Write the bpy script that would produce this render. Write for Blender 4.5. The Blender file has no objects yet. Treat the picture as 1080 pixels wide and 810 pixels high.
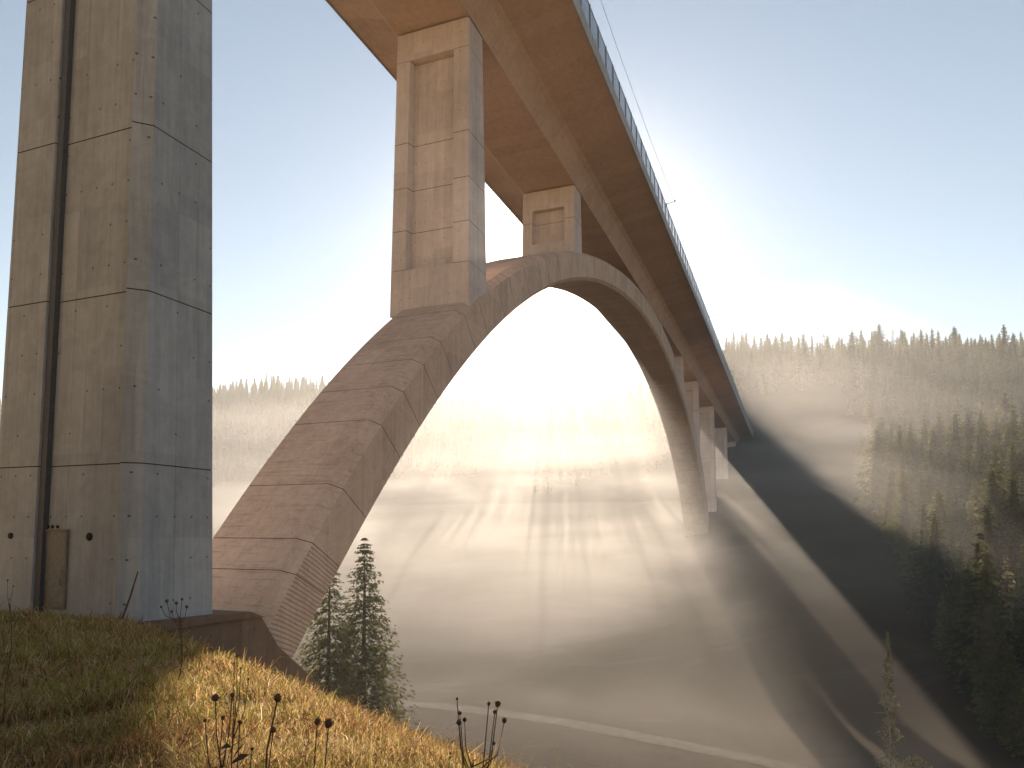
import bpy, math, random
import numpy as np
from mathutils import Vector, Matrix

R = np.random.default_rng(7)
random.seed(7)
scene = bpy.context.scene
COL = scene.collection

# ------------------------------------------------------------------ frame of the place
F, PHI, PIT, VP = 756.05, 0.37079, 0.05149, 520.33      # lens (px at 1080), bridge azimuth, pitch, principal row
T = 33.3                                                # metres per fitting unit
SD, CD = math.sin(PHI), math.cos(PHI)

def st2xy(s, t): return s*SD - t*CD, s*CD + t*SD
def xy2st(x, y): return x*SD + y*CD, -x*CD + y*SD
def along(u, v, Y):
    """Point on the sight direction (u, v) of the survey photograph at depth Y."""
    x = (u-540)/F; z = (VP-v)/F
    d = Vector((x, math.cos(PIT)-z*math.sin(PIT), math.sin(PIT)+z*math.cos(PIT)))
    return d*(Y/d.y)

# ------------------------------------------------------------------ helpers
def tag(o, label=None, cat=None, group=None, kind=None):
    if label: o['label'] = label
    if cat: o['category'] = cat
    if group: o['group'] = group
    if kind: o['kind'] = kind
    return o

def empty(name, loc, rz=0.0):
    o = bpy.data.objects.new(name, None)
    COL.objects.link(o); o.location = loc; o.rotation_euler = (0, 0, rz)
    o.empty_display_size = 0.5
    return o

class MB:
    """Collects polygons for ONE mesh object."""
    def __init__(s): s.v = []; s.f = []; s.m = []; s.smooth = []
    def add(s, verts, faces, mat=0, smooth=False):
        b = len(s.v); s.v += [tuple(p) for p in verts]
        for f in faces:
            s.f.append(tuple(b+i for i in f)); s.m.append(mat); s.smooth.append(smooth)
    def box(s, c, size, rot=None, mat=0):
        hx, hy, hz = size[0]/2, size[1]/2, size[2]/2
        P = [Vector((x, y, z)) for x in (-hx, hx) for y in (-hy, hy) for z in (-hz, hz)]
        if rot is not None: P = [rot @ p for p in P]
        c = Vector(c); P = [p+c for p in P]
        s.add(P, [(0,1,3,2), (4,6,7,5), (0,4,5,1), (2,3,7,6), (0,2,6,4), (1,5,7,3)], mat)
    def tube(s, pts, radii, n=6, mat=0, smooth=True, cap=True):
        pts = [Vector(p) for p in pts]; rings = []
        for i, p in enumerate(pts):
            a = pts[max(i-1, 0)]; b = pts[min(i+1, len(pts)-1)]
            d = (b-a).normalized()
            up = Vector((0, 0, 1)) if abs(d.z) < .9 else Vector((1, 0, 0))
            e1 = d.cross(up).normalized(); e2 = d.cross(e1).normalized()
            r = radii[i] if hasattr(radii, '__len__') else radii
            rings.append([p+(e1*math.cos(k*2*math.pi/n)+e2*math.sin(k*2*math.pi/n))*r for k in range(n)])
        V = [q for r in rings for q in r]; Fs = []
        for i in range(len(pts)-1):
            for k in range(n):
                k2 = (k+1) % n
                Fs.append((i*n+k, i*n+k2, (i+1)*n+k2, (i+1)*n+k))
        if cap:
            Fs.append(tuple(range(n))[::-1]); Fs.append(tuple((len(pts)-1)*n+k for k in range(n)))
        s.add(V, Fs, mat, smooth)
    def loft(s, rings, mats=None, caps=True, smooth=False):
        n = len(rings[0]); V = [q for r in rings for q in r]; b = len(s.v)
        s.v += [tuple(p) for p in V]
        for i in range(len(rings)-1):
            m = mats[i] if mats else 0
            for k in range(n):
                k2 = (k+1) % n
                s.f.append((b+i*n+k, b+i*n+k2, b+(i+1)*n+k2, b+(i+1)*n+k)); s.m.append(m); s.smooth.append(smooth)
        if caps:
            s.f.append(tuple(b+k for k in range(n))[::-1]); s.m.append(0); s.smooth.append(False)
            s.f.append(tuple(b+(len(rings)-1)*n+k for k in range(n))); s.m.append(0); s.smooth.append(False)
    def ball(s, c, r, rings=6, seg=8, sq=(1, 1, 1), jit=0, mat=0):
        c = Vector(c); V = []; Fs = []
        for i in range(rings+1):
            th = math.pi*i/rings
            for k in range(seg):
                ph = 2*math.pi*k/seg; q = r*(1+random.uniform(-jit, jit))
                V.append(c+Vector((q*math.sin(th)*math.cos(ph)*sq[0], q*math.sin(th)*math.sin(ph)*sq[1], q*math.cos(th)*sq[2])))
        for i in range(rings):
            for k in range(seg):
                k2 = (k+1) % seg
                Fs.append((i*seg+k, (i+1)*seg+k, (i+1)*seg+k2, i*seg+k2))
        s.add(V, Fs, mat, True)
    def mesh(s, name, mats):
        me = bpy.data.meshes.new(name); me.from_pydata(s.v, [], s.f)
        for m in (mats if isinstance(mats, (list, tuple)) else [mats]): me.materials.append(m)
        me.polygons.foreach_set('material_index', s.m); me.polygons.foreach_set('use_smooth', s.smooth)
        me.update(); return me
    def build(s, name, mats, parent=None, off=None):
        if off is not None:
            s.v = [(p[0]-off[0], p[1]-off[1], p[2]-off[2]) for p in s.v]
        o = bpy.data.objects.new(name, s.mesh(name, mats)); COL.objects.link(o)
        if parent: o.parent = parent
        return o

def fix_normals(o):
    import bmesh
    bm = bmesh.new(); bm.from_mesh(o.data); bmesh.ops.recalc_face_normals(bm, faces=bm.faces); bm.to_mesh(o.data); bm.free()
    return o

def quads_mesh(name, V, n_per=4, mats=None, cols=None, smooth=False):
    """V: (N,4,3) separate quads, fast."""
    N = len(V); me = bpy.data.meshes.new(name)
    me.vertices.add(N*4); me.vertices.foreach_set('co', V.reshape(-1).astype(np.float32))
    me.loops.add(N*4); me.loops.foreach_set('vertex_index', np.arange(N*4, dtype=np.int32))
    me.polygons.add(N); me.polygons.foreach_set('loop_start', np.arange(0, N*4, 4, dtype=np.int32))
    for m in mats or []: me.materials.append(m)
    me.update(calc_edges=True)
    if cols is not None:
        a = me.color_attributes.new('tint', 'FLOAT_COLOR', 'POINT')
        c = np.ones((N, 4, 4), np.float32); c[:, :, :3] = cols if cols.ndim == 3 else cols[:, None, :]
        a.data.foreach_set('color', c.reshape(-1))
    return me

# ------------------------------------------------------------------ materials
class NT:
    def __init__(s, name):
        s.m = bpy.data.materials.new(name); s.m.use_nodes = True
        s.t = s.m.node_tree; s.n = s.t.nodes; s.n.clear()
        s.out = s.n.new('ShaderNodeOutputMaterial')
    def new(s, k, **kw):
        o = s.n.new(k)
        for a, v in kw.items(): setattr(o, a, v)
        return o
    def l(s, a, b): s.t.links.new(a, b)
    def val(s, sock, v):
        if hasattr(v, 'is_output') or isinstance(v, bpy.types.NodeSocket): s.l(v, sock)
        else: sock.default_value = v
    def math(s, op, a, b=None, c=None, clamp=False):
        o = s.new('ShaderNodeMath', operation=op, use_clamp=clamp); s.val(o.inputs[0], a)
        if b is not None: s.val(o.inputs[1], b)
        if c is not None: s.val(o.inputs[2], c)
        return o.outputs[0]
    def noise(s, vec, scale, detail=4, rough=.55, dist=0):
        o = s.new('ShaderNodeTexNoise'); s.l(vec, o.inputs['Vector']); o.inputs['Scale'].default_value = scale
        o.inputs['Detail'].default_value = detail; o.inputs['Roughness'].default_value = rough; o.inputs['Distortion'].default_value = dist
        return o.outputs[0]
    def mapping(s, vec, scale):
        o = s.new('ShaderNodeMapping'); s.l(vec, o.inputs[0]); o.inputs['Scale'].default_value = scale; return o.outputs[0]
    def ramp(s, fac, stops):
        o = s.new('ShaderNodeValToRGB'); s.l(fac, o.inputs[0]); e = o.color_ramp.elements
        while len(e) < len(stops): e.new(.5)
        for i, (p, c) in enumerate(stops):
            e[i].position = p; e[i].color = (*c, 1) if len(c) == 3 else c
        return o.outputs[0]
    def mix(s, fac, a, b, mode='MIX'):
        o = s.new('ShaderNodeMix', data_type='RGBA', blend_type=mode)
        s.val(o.inputs[0], fac); s.val(o.inputs[6], a if not isinstance(a, tuple) else (*a, 1)); s.val(o.inputs[7], b if not isinstance(b, tuple) else (*b, 1))
        return o.outputs[2]
    def smooth(s, x, a, b, lo=0., hi=1.):
        o = s.new('ShaderNodeMapRange', interpolation_type='SMOOTHSTEP'); s.val(o.inputs[0], x)
        for i, v in enumerate((a, b, lo, hi)): o.inputs[i+1].default_value = v
        return o.outputs[0]
    def principled(s, col, rough=.9, bump=None, dist=.02, strength=.5, spec=.3):
        p = s.new('ShaderNodeBsdfPrincipled'); s.val(p.inputs['Base Color'], col if not isinstance(col, tuple) else (*col, 1))
        s.val(p.inputs['Roughness'], rough); p.inputs['Specular IOR Level'].default_value = spec
        if bump is not None:
            b = s.new('ShaderNodeBump'); b.inputs['Distance'].default_value = dist; b.inputs['Strength'].default_value = strength
            s.l(bump, b.inputs['Height']); s.l(b.outputs[0], p.inputs['Normal'])
        s.l(p.outputs[0], s.out.inputs[0]); return p

def concrete(name, lo, hi, ribs=False, board=(0.35, 0.35, .04), ties=True, spots=0.0):
    m = NT(name); tc = m.new('ShaderNodeTexCoord').outputs['Object']
    geo = m.new('ShaderNodeNewGeometry')
    sep = m.new('ShaderNodeSeparateXYZ'); m.l(tc, sep.inputs[0])
    X, Y, Z = sep.outputs
    nt = m.new('ShaderNodeVectorTransform', vector_type='NORMAL', convert_from='WORLD', convert_to='OBJECT'); m.l(geo.outputs['True Normal'], nt.inputs[0])
    ns = m.new('ShaderNodeSeparateXYZ'); m.l(nt.outputs[0], ns.inputs[0])
    isx = m.math('GREATER_THAN', m.math('ABSOLUTE', ns.outputs[0]), m.math('ABSOLUTE', ns.outputs[1]))
    A = m.math('ADD', m.math('MULTIPLY', Y, isx), m.math('MULTIPLY', X, m.math('SUBTRACT', 1., isx)))
    big = m.noise(tc, .13, 6, .6)
    streak = m.noise(m.mapping(tc, (1.6, 1.6, .05)), 1.0, 5, .65)
    fine = m.noise(tc, 9.0, 6, .7)
    blot = m.noise(tc, .9, 5, .65, .6)
    brd = m.noise(m.mapping(tc, board), 12.0, 3, .5)
    f = m.math('ADD', m.math('MULTIPLY', big, .45), m.math('MULTIPLY', streak, .45))
    f = m.math('ADD', f, m.math('MULTIPLY', m.math('SUBTRACT', fine, .5), .22))
    f = m.math('ADD', f, m.math('MULTIPLY', m.math('SUBTRACT', blot, .5), .45))
    f = m.math('ADD', f, m.math('MULTIPLY', m.math('SUBTRACT', brd, .5), .25))
    col = m.ramp(f, [(.22, lo), (.68, hi)])
    # weather runs
    run = m.smooth(m.noise(m.mapping(tc, (2.6, 2.6, .035)), 1., 4, .6), .60, .74)
    col = m.mix(m.math('MULTIPLY', run, .36), col, tuple(c*.45 for c in lo))
    if spots:
        sp = m.smooth(m.noise(tc, 2.3, 7, .75, .4), .56, .70)
        col = m.mix(m.math('MULTIPLY', sp, spots), col, (.07, .055, .045))
    h = m.math('ADD', m.math('MULTIPLY', fine, .35), m.math('MULTIPLY', brd, .35))
    if ties:
        # formwork sheets 2.4 m wide: fine vertical seams and tie holes
        fa = m.math('FRACT', m.math('DIVIDE', A, 2.4)); da = m.math('MULTIPLY', m.math('MINIMUM', fa, m.math('SUBTRACT', 1., fa)), 2.4)
        seam = m.smooth(da, .012, .05, 1., 0.)
        fb = m.math('FRACT', m.math('ADD', m.math('DIVIDE', A, 1.2), .5)); db = m.math('MULTIPLY', m.math('SUBTRACT', fb, .5), 1.2)
        fz = m.math('FRACT', m.math('DIVIDE', Z, 2.3)); dz = m.math('MULTIPLY', m.math('SUBTRACT', fz, .5), 2.3)
        rr = m.math('SQRT', m.math('ADD', m.math('POWER', m.math('ABSOLUTE', db), 2.), m.math('POWER', m.math('ABSOLUTE', dz), 2.)))
        wn = m.new('ShaderNodeTexWhiteNoise', noise_dimensions='2D')
        cv = m.new('ShaderNodeCombineXYZ'); m.l(m.math('FLOOR', m.math('ADD', m.math('DIVIDE', A, 1.2), .5)), cv.inputs[0]); m.l(m.math('FLOOR', m.math('DIVIDE', Z, 2.3)), cv.inputs[1])
        m.l(cv.outputs[0], wn.inputs['Vector'])
        hole = m.math('MULTIPLY', m.smooth(rr, .045, .075, 1., 0.), m.math('GREATER_THAN', wn.outputs[0], .45))
        sw = m.new('ShaderNodeTexWhiteNoise', noise_dimensions='1D'); m.l(m.math('FLOOR', m.math('ADD', m.math('DIVIDE', A, 2.4), .5)), sw.inputs['W'])
        col = m.mix(m.math('MULTIPLY', seam, m.math('MULTIPLY', sw.outputs[0], .5)), col, tuple(c*.5 for c in lo))
        col = m.mix(m.math('MULTIPLY', hole, .85), col, (.03, .028, .026))
    # sheet-to-sheet tone
    pv = m.new('ShaderNodeTexWhiteNoise', noise_dimensions='2D')
    c2 = m.new('ShaderNodeCombineXYZ'); m.l(m.math('FLOOR', m.math('DIVIDE', A, 2.4)), c2.inputs[0]); m.l(m.math('FLOOR', m.math('DIVIDE', Z, 4.6)), c2.inputs[1]); m.l(c2.outputs[0], pv.inputs['Vector'])
    col = m.mix(.16, col, m.ramp(pv.outputs[0], [(0., tuple(c*.55 for c in lo)), (1., hi)]))
    if ribs:
        uv = m.new('ShaderNodeUVMap'); us = m.new('ShaderNodeSeparateXYZ'); m.l(uv.outputs[0], us.inputs[0])
        w = m.math('SINE', m.math('ADD', m.math('MULTIPLY', us.outputs[0], 2*math.pi/.34), m.math('MULTIPLY', blot, 3.)))
        lowest = m.math('LESS_THAN', us.outputs[0], 8.6)
        side = m.math('GREATER_THAN', m.math('ABSOLUTE', ns.outputs[1]), .8)
        mask = m.math('MULTIPLY', lowest, side)
        dk = m.math('MULTIPLY', m.smooth(w, -.2, -.9), mask)
        col = m.mix(m.math('MULTIPLY', dk, .6), col, tuple(c*.4 for c in lo))
        h = m.math('ADD', h, m.math('MULTIPLY', m.math('MULTIPLY', w, mask), .5))
        bd = m.noise(m.mapping(uv.outputs[0], (2.6, .16, 1)), 1.4, 4, .6)
        top = m.math('GREATER_THAN', ns.outputs[2], .2)
        col = m.mix(m.math('MULTIPLY', m.math('MULTIPLY', m.smooth(bd, .5, .75), top), .5), col, tuple(c*.5 for c in lo))
    m.principled(col, .93, h, .03, .55, .2)
    return m.m

def plain(name, col, rough=.7, metal=0., vary=.25, scale=6.):
    m = NT(name); tc = m.new('ShaderNodeTexCoord').outputs['Object']
    n = m.noise(tc, scale, 5, .6)
    c = m.ramp(n, [(.25, tuple(x*(1-vary) for x in col)), (.75, tuple(min(1, x*(1+vary)) for x in col))])
    p = m.principled(c, rough, n, .005, .3); p.inputs['Metallic'].default_value = metal
    return m.m

def leaf(name, lo, hi, trans=.45, attr=False, rnd=.35):
    m = NT(name)
    if attr:
        a = m.new('ShaderNodeAttribute', attribute_name='tint'); col = a.outputs['Color']
    else:
        g = m.new('ShaderNodeTexCoord').outputs['Object']
        n = m.noise(g, .9, 3, .6)
        oi = m.new('ShaderNodeObjectInfo').outputs['Random']
        f = m.math('ADD', m.math('MULTIPLY', n, 1-rnd), m.math('MULTIPLY', oi, rnd))
        col = m.ramp(f, [(.25, lo), (.75, hi)])
    d = m.new('ShaderNodeBsdfDiffuse'); t = m.new('ShaderNodeBsdfTranslucent'); mx = m.new('ShaderNodeMixShader')
    m.val(d.inputs[0], col); m.val(t.inputs[0], col); mx.inputs[0].default_value = trans
    m.l(d.outputs[0], mx.inputs[1]); m.l(t.outputs[0], mx.inputs[2]); m.l(mx.outputs[0], m.out.inputs[0])
    return m.m

M_pier = concrete('pier_concrete', (.45, .375, .345), (.70, .60, .555))
M_arch = concrete('arch_concrete', (.43, .305, .23), (.70, .535, .43), ribs=True, board=(.5, .12, .5), ties=False, spots=.42)
M_deck = concrete('deck_concrete', (.46, .33, .265), (.67, .50, .41), board=(.04, .35, .35), ties=False)
M_fascia = concrete('fascia_concrete', (.33, .32, .31), (.5, .49, .47), ties=False)
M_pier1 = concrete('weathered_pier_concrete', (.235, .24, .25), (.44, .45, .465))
M_joint = plain('joint_dirt', (.06, .05, .045), .95)  # dirt colour of the joint grooves, reused on the bearings
M_door = plain('door_paint', (.20, .185, .16), .6)
M_hole = plain('vent_dark', (.02, .018, .016), .9)  # near black discs stand in for the shade inside the vents
M_steel = plain('galvanised_steel', (.30, .31, .33), .5, .6)
M_bark = plain('bark', (.07, .05, .038), .95, 0, .4, 3.)
M_spruce = leaf('spruce_needles', (.040, .050, .020), (.19, .185, .08), .58)
M_gold = leaf('larch_needles', (.15, .14, .06), (.30, .26, .12), .55)
M_birch = leaf('birch_leaves', (.28, .24, .14), (.48, .42, .27), .55)
M_grass = leaf('grass_blades', None, None, .62, attr=True)
M_weed = plain('dry_weed', (.11, .065, .038), .9, 0, .35, 60.)
M_weedpale = plain('pale_dry_stem', (.26, .19, .10), .9, 0, .3, 60.)
M_bark_pale = plain('birch_bark', (.40, .37, .32), .8, 0, .4, 4.)

def panel_mat():
    m = NT('wind_screen_glass')
    tc = m.new('ShaderNodeTexCoord').outputs['Object']; n = m.noise(tc, .8, 4, .6)
    col = m.ramp(n, [(.3, (.22, .24, .27)), (.7, (.34, .36, .39))])
    p = m.new('ShaderNodeBsdfPrincipled'); m.l(col, p.inputs['Base Color']); p.inputs['Roughness'].default_value = .35
    t = m.new('ShaderNodeBsdfTransparent'); t.inputs[0].default_value = (.80, .84, .90, 1)
    mx = m.new('ShaderNodeMixShader'); mx.inputs[0].default_value = .55
    m.l(t.outputs[0], mx.inputs[1]); m.l(p.outputs[0], mx.inputs[2]); m.l(mx.outputs[0], m.out.inputs[0])
    return m.m
M_panel = panel_mat()

# ------------------------------------------------------------------ terrain
KS = np.array([-400, 60, 95, 140, 183, 205, 245, 290, 340, 416, 486, 546, 620, 740, 850, 980, 1200, 1500, 2600], float)
KZ = np.array([-46, -45, -44, -43, -42, -37, -24, -9, 4, 20, 40, 63, 98, 148, 178, 186, 184, 170, 120], float)
_ss = np.linspace(-400, 2600, 3001); _zz = np.interp(_ss, KS, KZ)
_k = np.exp(-np.linspace(-2.5, 2.5, 41)**2); _k /= _k.sum()
_zz = np.convolve(np.pad(_zz, 20, mode='edge'), _k, 'valid')

def lump(x, y, s, seed):
    a = np.sin(x/s*1.7+seed)*np.cos(y/s*1.3+seed*2.1)+.6*np.sin(x/s*2.9-y/s*2.3+seed*.7)+.35*np.sin(x/s*5.1+y/s*4.3+seed*1.9)
    return a/1.95

NP = (0.0280, 0.0730, 0.0640, 0.62, 2.6)
def near_z(x, y):
    a, b, q, al, p0 = NP
    g = np.maximum(math.cos(al)*x+math.sin(al)*y-p0, 0)
    r = np.hypot(x, y); kn = np.clip((r-1.2)/6.5, 0, 1); kn = kn*kn*(3-2*kn)
    z = -2.3+.6*(1-kn)-a*x-b*y-q*g**2/(1+g/25)
    return z+lump(x, y, 1.3, 3.)*.07*np.clip((r-3)/4, 0, 1)*np.clip((60-r)/20, 0, 1)+lump(x, y, 3.0, 1.)*.09*np.clip((r-2)/6, 0, 1)+lump(x, y, 9., 4.)*.10*np.clip((r-4)/12, 0, 1)

def far_z(x, y):
    s, t = xy2st(x, y)
    sp = s+np.minimum(np.maximum(.35*(x-40), 0), 42)
    z = np.interp(sp, _ss, _zz)
    az = x/np.maximum(y, 1.)
    m = np.interp(az, [-.6, -.42, -.28, -.12, .02, .1, .2, .26, .3, .5, .75], [1.12, 1.1, 1.08, .88, .80, .74, .78, .95, 1.02, .96, .91])
    hi = np.clip((sp-560)/150, 0, 1)
    z = np.where(z > 0, z*(1+(m-1)*hi), z)
    z = z+lump(x, y, 90., 2.)*np.clip((sp-300)/300, 0, 1)*6+lump(x, y, 22., 5.)*.35+lump(x, y, 5., 9.)*.12
    return z

def ground(x, y):
    x = np.asarray(x, float); y = np.asarray(y, float)
    a, b = near_z(x, y), far_z(x, y)
    s_ = x*SD+y*CD; up = np.clip(-s_-9, 0, 175); a = a+.50*up*np.clip(up/25, 0, 1)
    k = 3.0; h = np.clip(.5+.5*(a-b)/k, 0, 1)
    return b*(1-h)+a*h+k*h*(1-h)

def warp(lo, hi, n, k, c=0.):
    a = np.linspace(np.arcsinh((lo-c)/k), np.arcsinh((hi-c)/k), n); return c+k*np.sinh(a)
gx = warp(-1500, 1500, 300, 9.); gy = warp(-260, 1900, 330, 12., 8.)
GX, GY = np.meshgrid(gx, gy, indexing='xy'); GZ = ground(GX, GY)
nx, ny = len(gx), len(gy)
me = bpy.data.meshes.new('ground')
me.vertices.add(nx*ny); me.vertices.foreach_set('co', np.stack([GX, GY, GZ], -1).reshape(-1).astype(np.float32))
ii, jj = np.meshgrid(np.arange(nx-1), np.arange(ny-1), indexing='xy'); base = (jj*nx+ii).reshape(-1)
q = np.stack([base, base+1, base+1+nx, base+nx], 1).astype(np.int32); NQ = len(q)
me.loops.add(NQ*4); me.loops.foreach_set('vertex_index', q.reshape(-1))
me.polygons.add(NQ); me.polygons.foreach_set('loop_start', np.arange(0, NQ*4, 4, dtype=np.int32)); me.polygons.foreach_set('use_smooth', np.ones(NQ, bool))
me.update(calc_edges=True)
def ground_mat():
    m = NT('meadow_and_hillside'); tc = m.new('ShaderNodeTexCoord').outputs['Object']
    f = m.math('ADD', m.math('MULTIPLY', m.noise(tc, .035, 6, .6), .6), m.math('MULTIPLY', m.noise(tc, .5, 6, .7), .4))
    fine = m.noise(tc, 5., 6, .7)
    c = m.ramp(f, [(.34, (.018, .014, .010)), (.48, (.036, .026, .017)), (.58, (.032, .030, .015)), (.7, (.052, .039, .026))])
    c = m.mix(m.math('MULTIPLY', m.smooth(fine, .45, .7), .5), c, (.06, .045, .028))
    ln = m.noise(m.mapping(tc, (.02, .10, .10)), 1.2, 5, .6)
    c = m.mix(m.math('MULTIPLY', m.smooth(ln, .55, .66), .55), c, (.062, .049, .036))
    sx = m.new('ShaderNodeSeparateXYZ'); m.l(tc, sx.inputs[0])
    sm = m.math('ADD', m.math('MULTIPLY', sx.outputs[0], SD), m.math('MULTIPLY', sx.outputs[1], CD))
    near = m.smooth(m.math('ADD', sm, m.math('MULTIPLY', m.noise(tc, .12, 4, .6), 14.)), 52., 72., 1., 0.)
    st = m.ramp(m.math('ADD', m.math('MULTIPLY', m.noise(tc, .6, 6, .7), .6), m.math('MULTIPLY', fine, .4)), [(.32, (.17, .135, .07)), (.5, (.32, .25, .135)), (.68, (.42, .34, .20))])
    c = m.mix(near, c, st)
    m.principled(c, .97, m.math('ADD', fine, m.math('MULTIPLY', f, 2.)), .12, .7, .1)
    return m.m
me.materials.append(ground_mat())
o = bpy.data.objects.new('ground', me); COL.objects.link(o); tag(o, 'sloping meadow and valley hillsides under the bridge', 'ground', kind='structure')

# valley track
def ribbon(name, pts, w, mat, lift=.12, label=None):
    mb = MB(); P = []
    pts = [Vector((p[0], p[1], 0)) for p in pts]; dense = []
    for i in range(len(pts)-1):
        for k in range(24): dense.append(pts[i].lerp(pts[i+1], k/24))
    dense.append(pts[-1])
    sm = dense[:]
    for _ in range(60): sm = [sm[0]]+[(sm[i-1]+sm[i]*2+sm[i+1])/4 for i in range(1, len(sm)-1)]+[sm[-1]]
    V = []; Fs = []
    nC = 5
    for i, p in enumerate(sm):
        d = (sm[min(i+1, len(sm)-1)]-sm[max(i-1, 0)]).normalized(); n = Vector((-d.y, d.x, 0))
        for k in range(nC):
            q = p+n*w*(k/(nC-1)-.5); V.append((q.x, q.y, float(ground(q.x, q.y))+lift))
    for i in range(len(sm)-1):
        for k in range(nC-1): Fs.append((i*nC+k, i*nC+k+1, (i+1)*nC+k+1, (i+1)*nC+k))
    mb.add(V, Fs, 0, True)
    o = mb.build(name, mat); return tag(o, label, 'path', kind='structure')
M_track = plain('gravel_track', (.030, .025, .019), .95, 0, .6, .5)
ribbon('path', [(-60, 190), (-25, 178), (3, 168), (30, 148), (52, 130), (70, 112), (84, 96)], 5.0, M_track, .05, 'pale gravel track crossing the misty valley floor')

# ------------------------------------------------------------------ the bridge
O = Vector((30.3, 37.1, -5.0))                       # local origin: foot of the near pier (s, t, z)
ox, oy = st2xy(O.x, O.y)
BR = empty('arch_bridge', (ox, oy, O.z), math.pi/2-PHI)
tag(BR, 'tall concrete arch bridge with box girder deck crossing the misty valley', 'bridge')
ZS = 57.7                                            # soffit of the girder
TC = 37.13
def bbuild(mb, name, mats, parent=None):
    o = mb.build(name, mats, parent or BR, O); return fix_normals(o)

# deck: swept box girder section (t, z), right side is the smaller t
sec = [(22.74, 62.35), (22.74, 61.96), (25.0, 61.72), (30.2, 60.75), (30.9, 60.2), (32.58, ZS), (41.7, ZS), (43.4, 60.2), (44.1, 60.75), (47.1, 61.72), (49.37, 61.96), (49.37, 62.35)]
mb = MB(); st_s = [-150, -60]+list(np.arange(0, 546, 14))+[548.]
mb.loft([[(s, t, z) for t, z in sec] for s in st_s], caps=True)
deck = bbuild(mb, 'deck', [M_deck]); 
# parapet beams carry the wind screen
mb = MB()
mb.loft([[(s, 22.60, 61.75), (s, 22.60, 63.62), (s, 22.68, 63.70), (s, 23.25, 63.70), (s, 23.25, 62.353), (s, 22.737, 62.353), (s, 22.737, 61.75)] for s in (-150, 60, 180, 300, 420, 548)])
bbuild(mb, 'parapet', [M_fascia])
mb = MB()
mb.loft([[(s, 49.51, 61.75), (s, 49.51, 63.62), (s, 49.43, 63.70), (s, 48.86, 63.70), (s, 48.86, 62.353), (s, 49.373, 62.353), (s, 49.373, 61.75)] for s in (-150, 60, 180, 300, 420, 548)])
bbuild(mb, 'parapet', [M_fascia])
# wind screen: one panel per bay with its post and foot
pm = MB(); pm.box((2.14, 22.95, 65.72), (4.14, .05, 3.7)); pm.box((2.14, 22.95, 67.60), (4.2, .10, .10), mat=1); pm.box((2.14, 22.95, 63.84), (4.2, .10, .08), mat=1)
pme = None; postme = None
po = MB(); po.box((0, 22.95, 65.72), (.16, .22, 4.03)); po.box((0, 22.80, 63.45), (.34, .44, .5))
s0 = 69.6
rest = MB(); restp = MB()
for i in range(112):
    s = s0+4.28*i
    if i < 100:
        if pme is None:
            p = pm.build('wind_screen_panel', [M_panel, M_steel], BR, O); pme = p.data
            q_ = po.build('post', [M_steel], p, O); postme = q_.data
        else:
            p = bpy.data.objects.new('wind_screen_panel', pme); COL.objects.link(p); p.parent = BR
            q_ = bpy.data.objects.new('post', postme); COL.objects.link(q_); q_.parent = p
        p.location = (s, 0, 0)
    else:
        rest.box((s+2.14, 22.95, 65.72), (4.14, .05, 3.7))
        restp.box((s, 22.95, 65.72), (.16, .22, 4.03))
r_ = rest.build('wind_screen', [M_panel], BR, O); r_['kind'] = 'stuff'
r2 = restp.build('post_row', [M_steel], r_); r2['kind'] = 'stuff'
r2.data.transform(Matrix.Translation(-O))
# cable on outrigger brackets
br_s = [63.5, 148.4, 233., 317.5, 402., 486.5, 547]
for s in br_s:
    mb = MB(); mb.tube([(s, 22.95, 67.5), (s, 22.95, 68.35)], .09, 6); mb.tube([(s, 22.95, 68.2), (s, 21.3, 68.4)], .07, 6); mb.ball((s, 21.3, 68.55), .2, 5, 6)
    bbuild(mb, 'bracket', [M_steel])
mb = MB(); pts = []
for a, b in zip(br_s[:-1], br_s[1:]):
    for k in range(12):
        u = k/12; pts.append((a+(b-a)*u, 21.35, 68.5-1.3*4*u*(1-u)*((b-a)/85)**2))
pts.append((br_s[-1], 21.35, 68.5)); mb.tube(pts, .028, 5)
bbuild(mb, 'cable', [M_steel])

# piers --------------------------------------------------------------
def section(s, w, d, c, yl, yr, r, sl, inset=0.):
    w -= inset; d -= inset
    e = min(c, .10)
    return [(s-d+c, TC-w), (s+d-e, TC-w), (s+d, TC-w+e), (s+d, TC+w-e), (s+d-e, TC+w), (s-d+e, TC+w), (s-d, TC+w-e),
            (s-d, TC+w*yl), (s-d+r, TC+w*yl-sl), (s-d+r, TC+w*yr+sl), (s-d, TC+w*yr), (s-d, TC-w+c)]
def pier(s, z0, z1, joints, c, yl, yr, r, sl, rz0, rz1):
    ev = [(z0, 0), (z1, 0)]+[(z, 1) for z in joints if z0+.5 < z < z1-.5]+[(rz0, 2), (rz1, 3)]
    ev.sort()
    rings = []; mats = []
    rec = z0 > rz0
    def add(z, inset=0., m=0):
        w = 4.55+.01256*(ZS-z); d = 1.97+.01622*(ZS-z)
        rr = r if rec else 0.; ss = sl if rec else 0.
        rings.append([(x, y, z) for x, y in section(s, w, d, c, yl, yr, rr, ss, inset)]); mats.append(m)
    for z, k in ev:
        if k == 0: add(z)
        elif k == 1: add(z-.03, 0, 1); add(z-.03, .06, 1); add(z+.03, .06, 1); add(z+.03, 0, 0)
        elif k == 2: add(z); rec = True; add(z)
        elif k == 3: add(z); rec = False; add(z)
    mb = MB(); mb.loft(rings, mats); return mb
S1, SP = 30.3, 42.05
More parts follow.
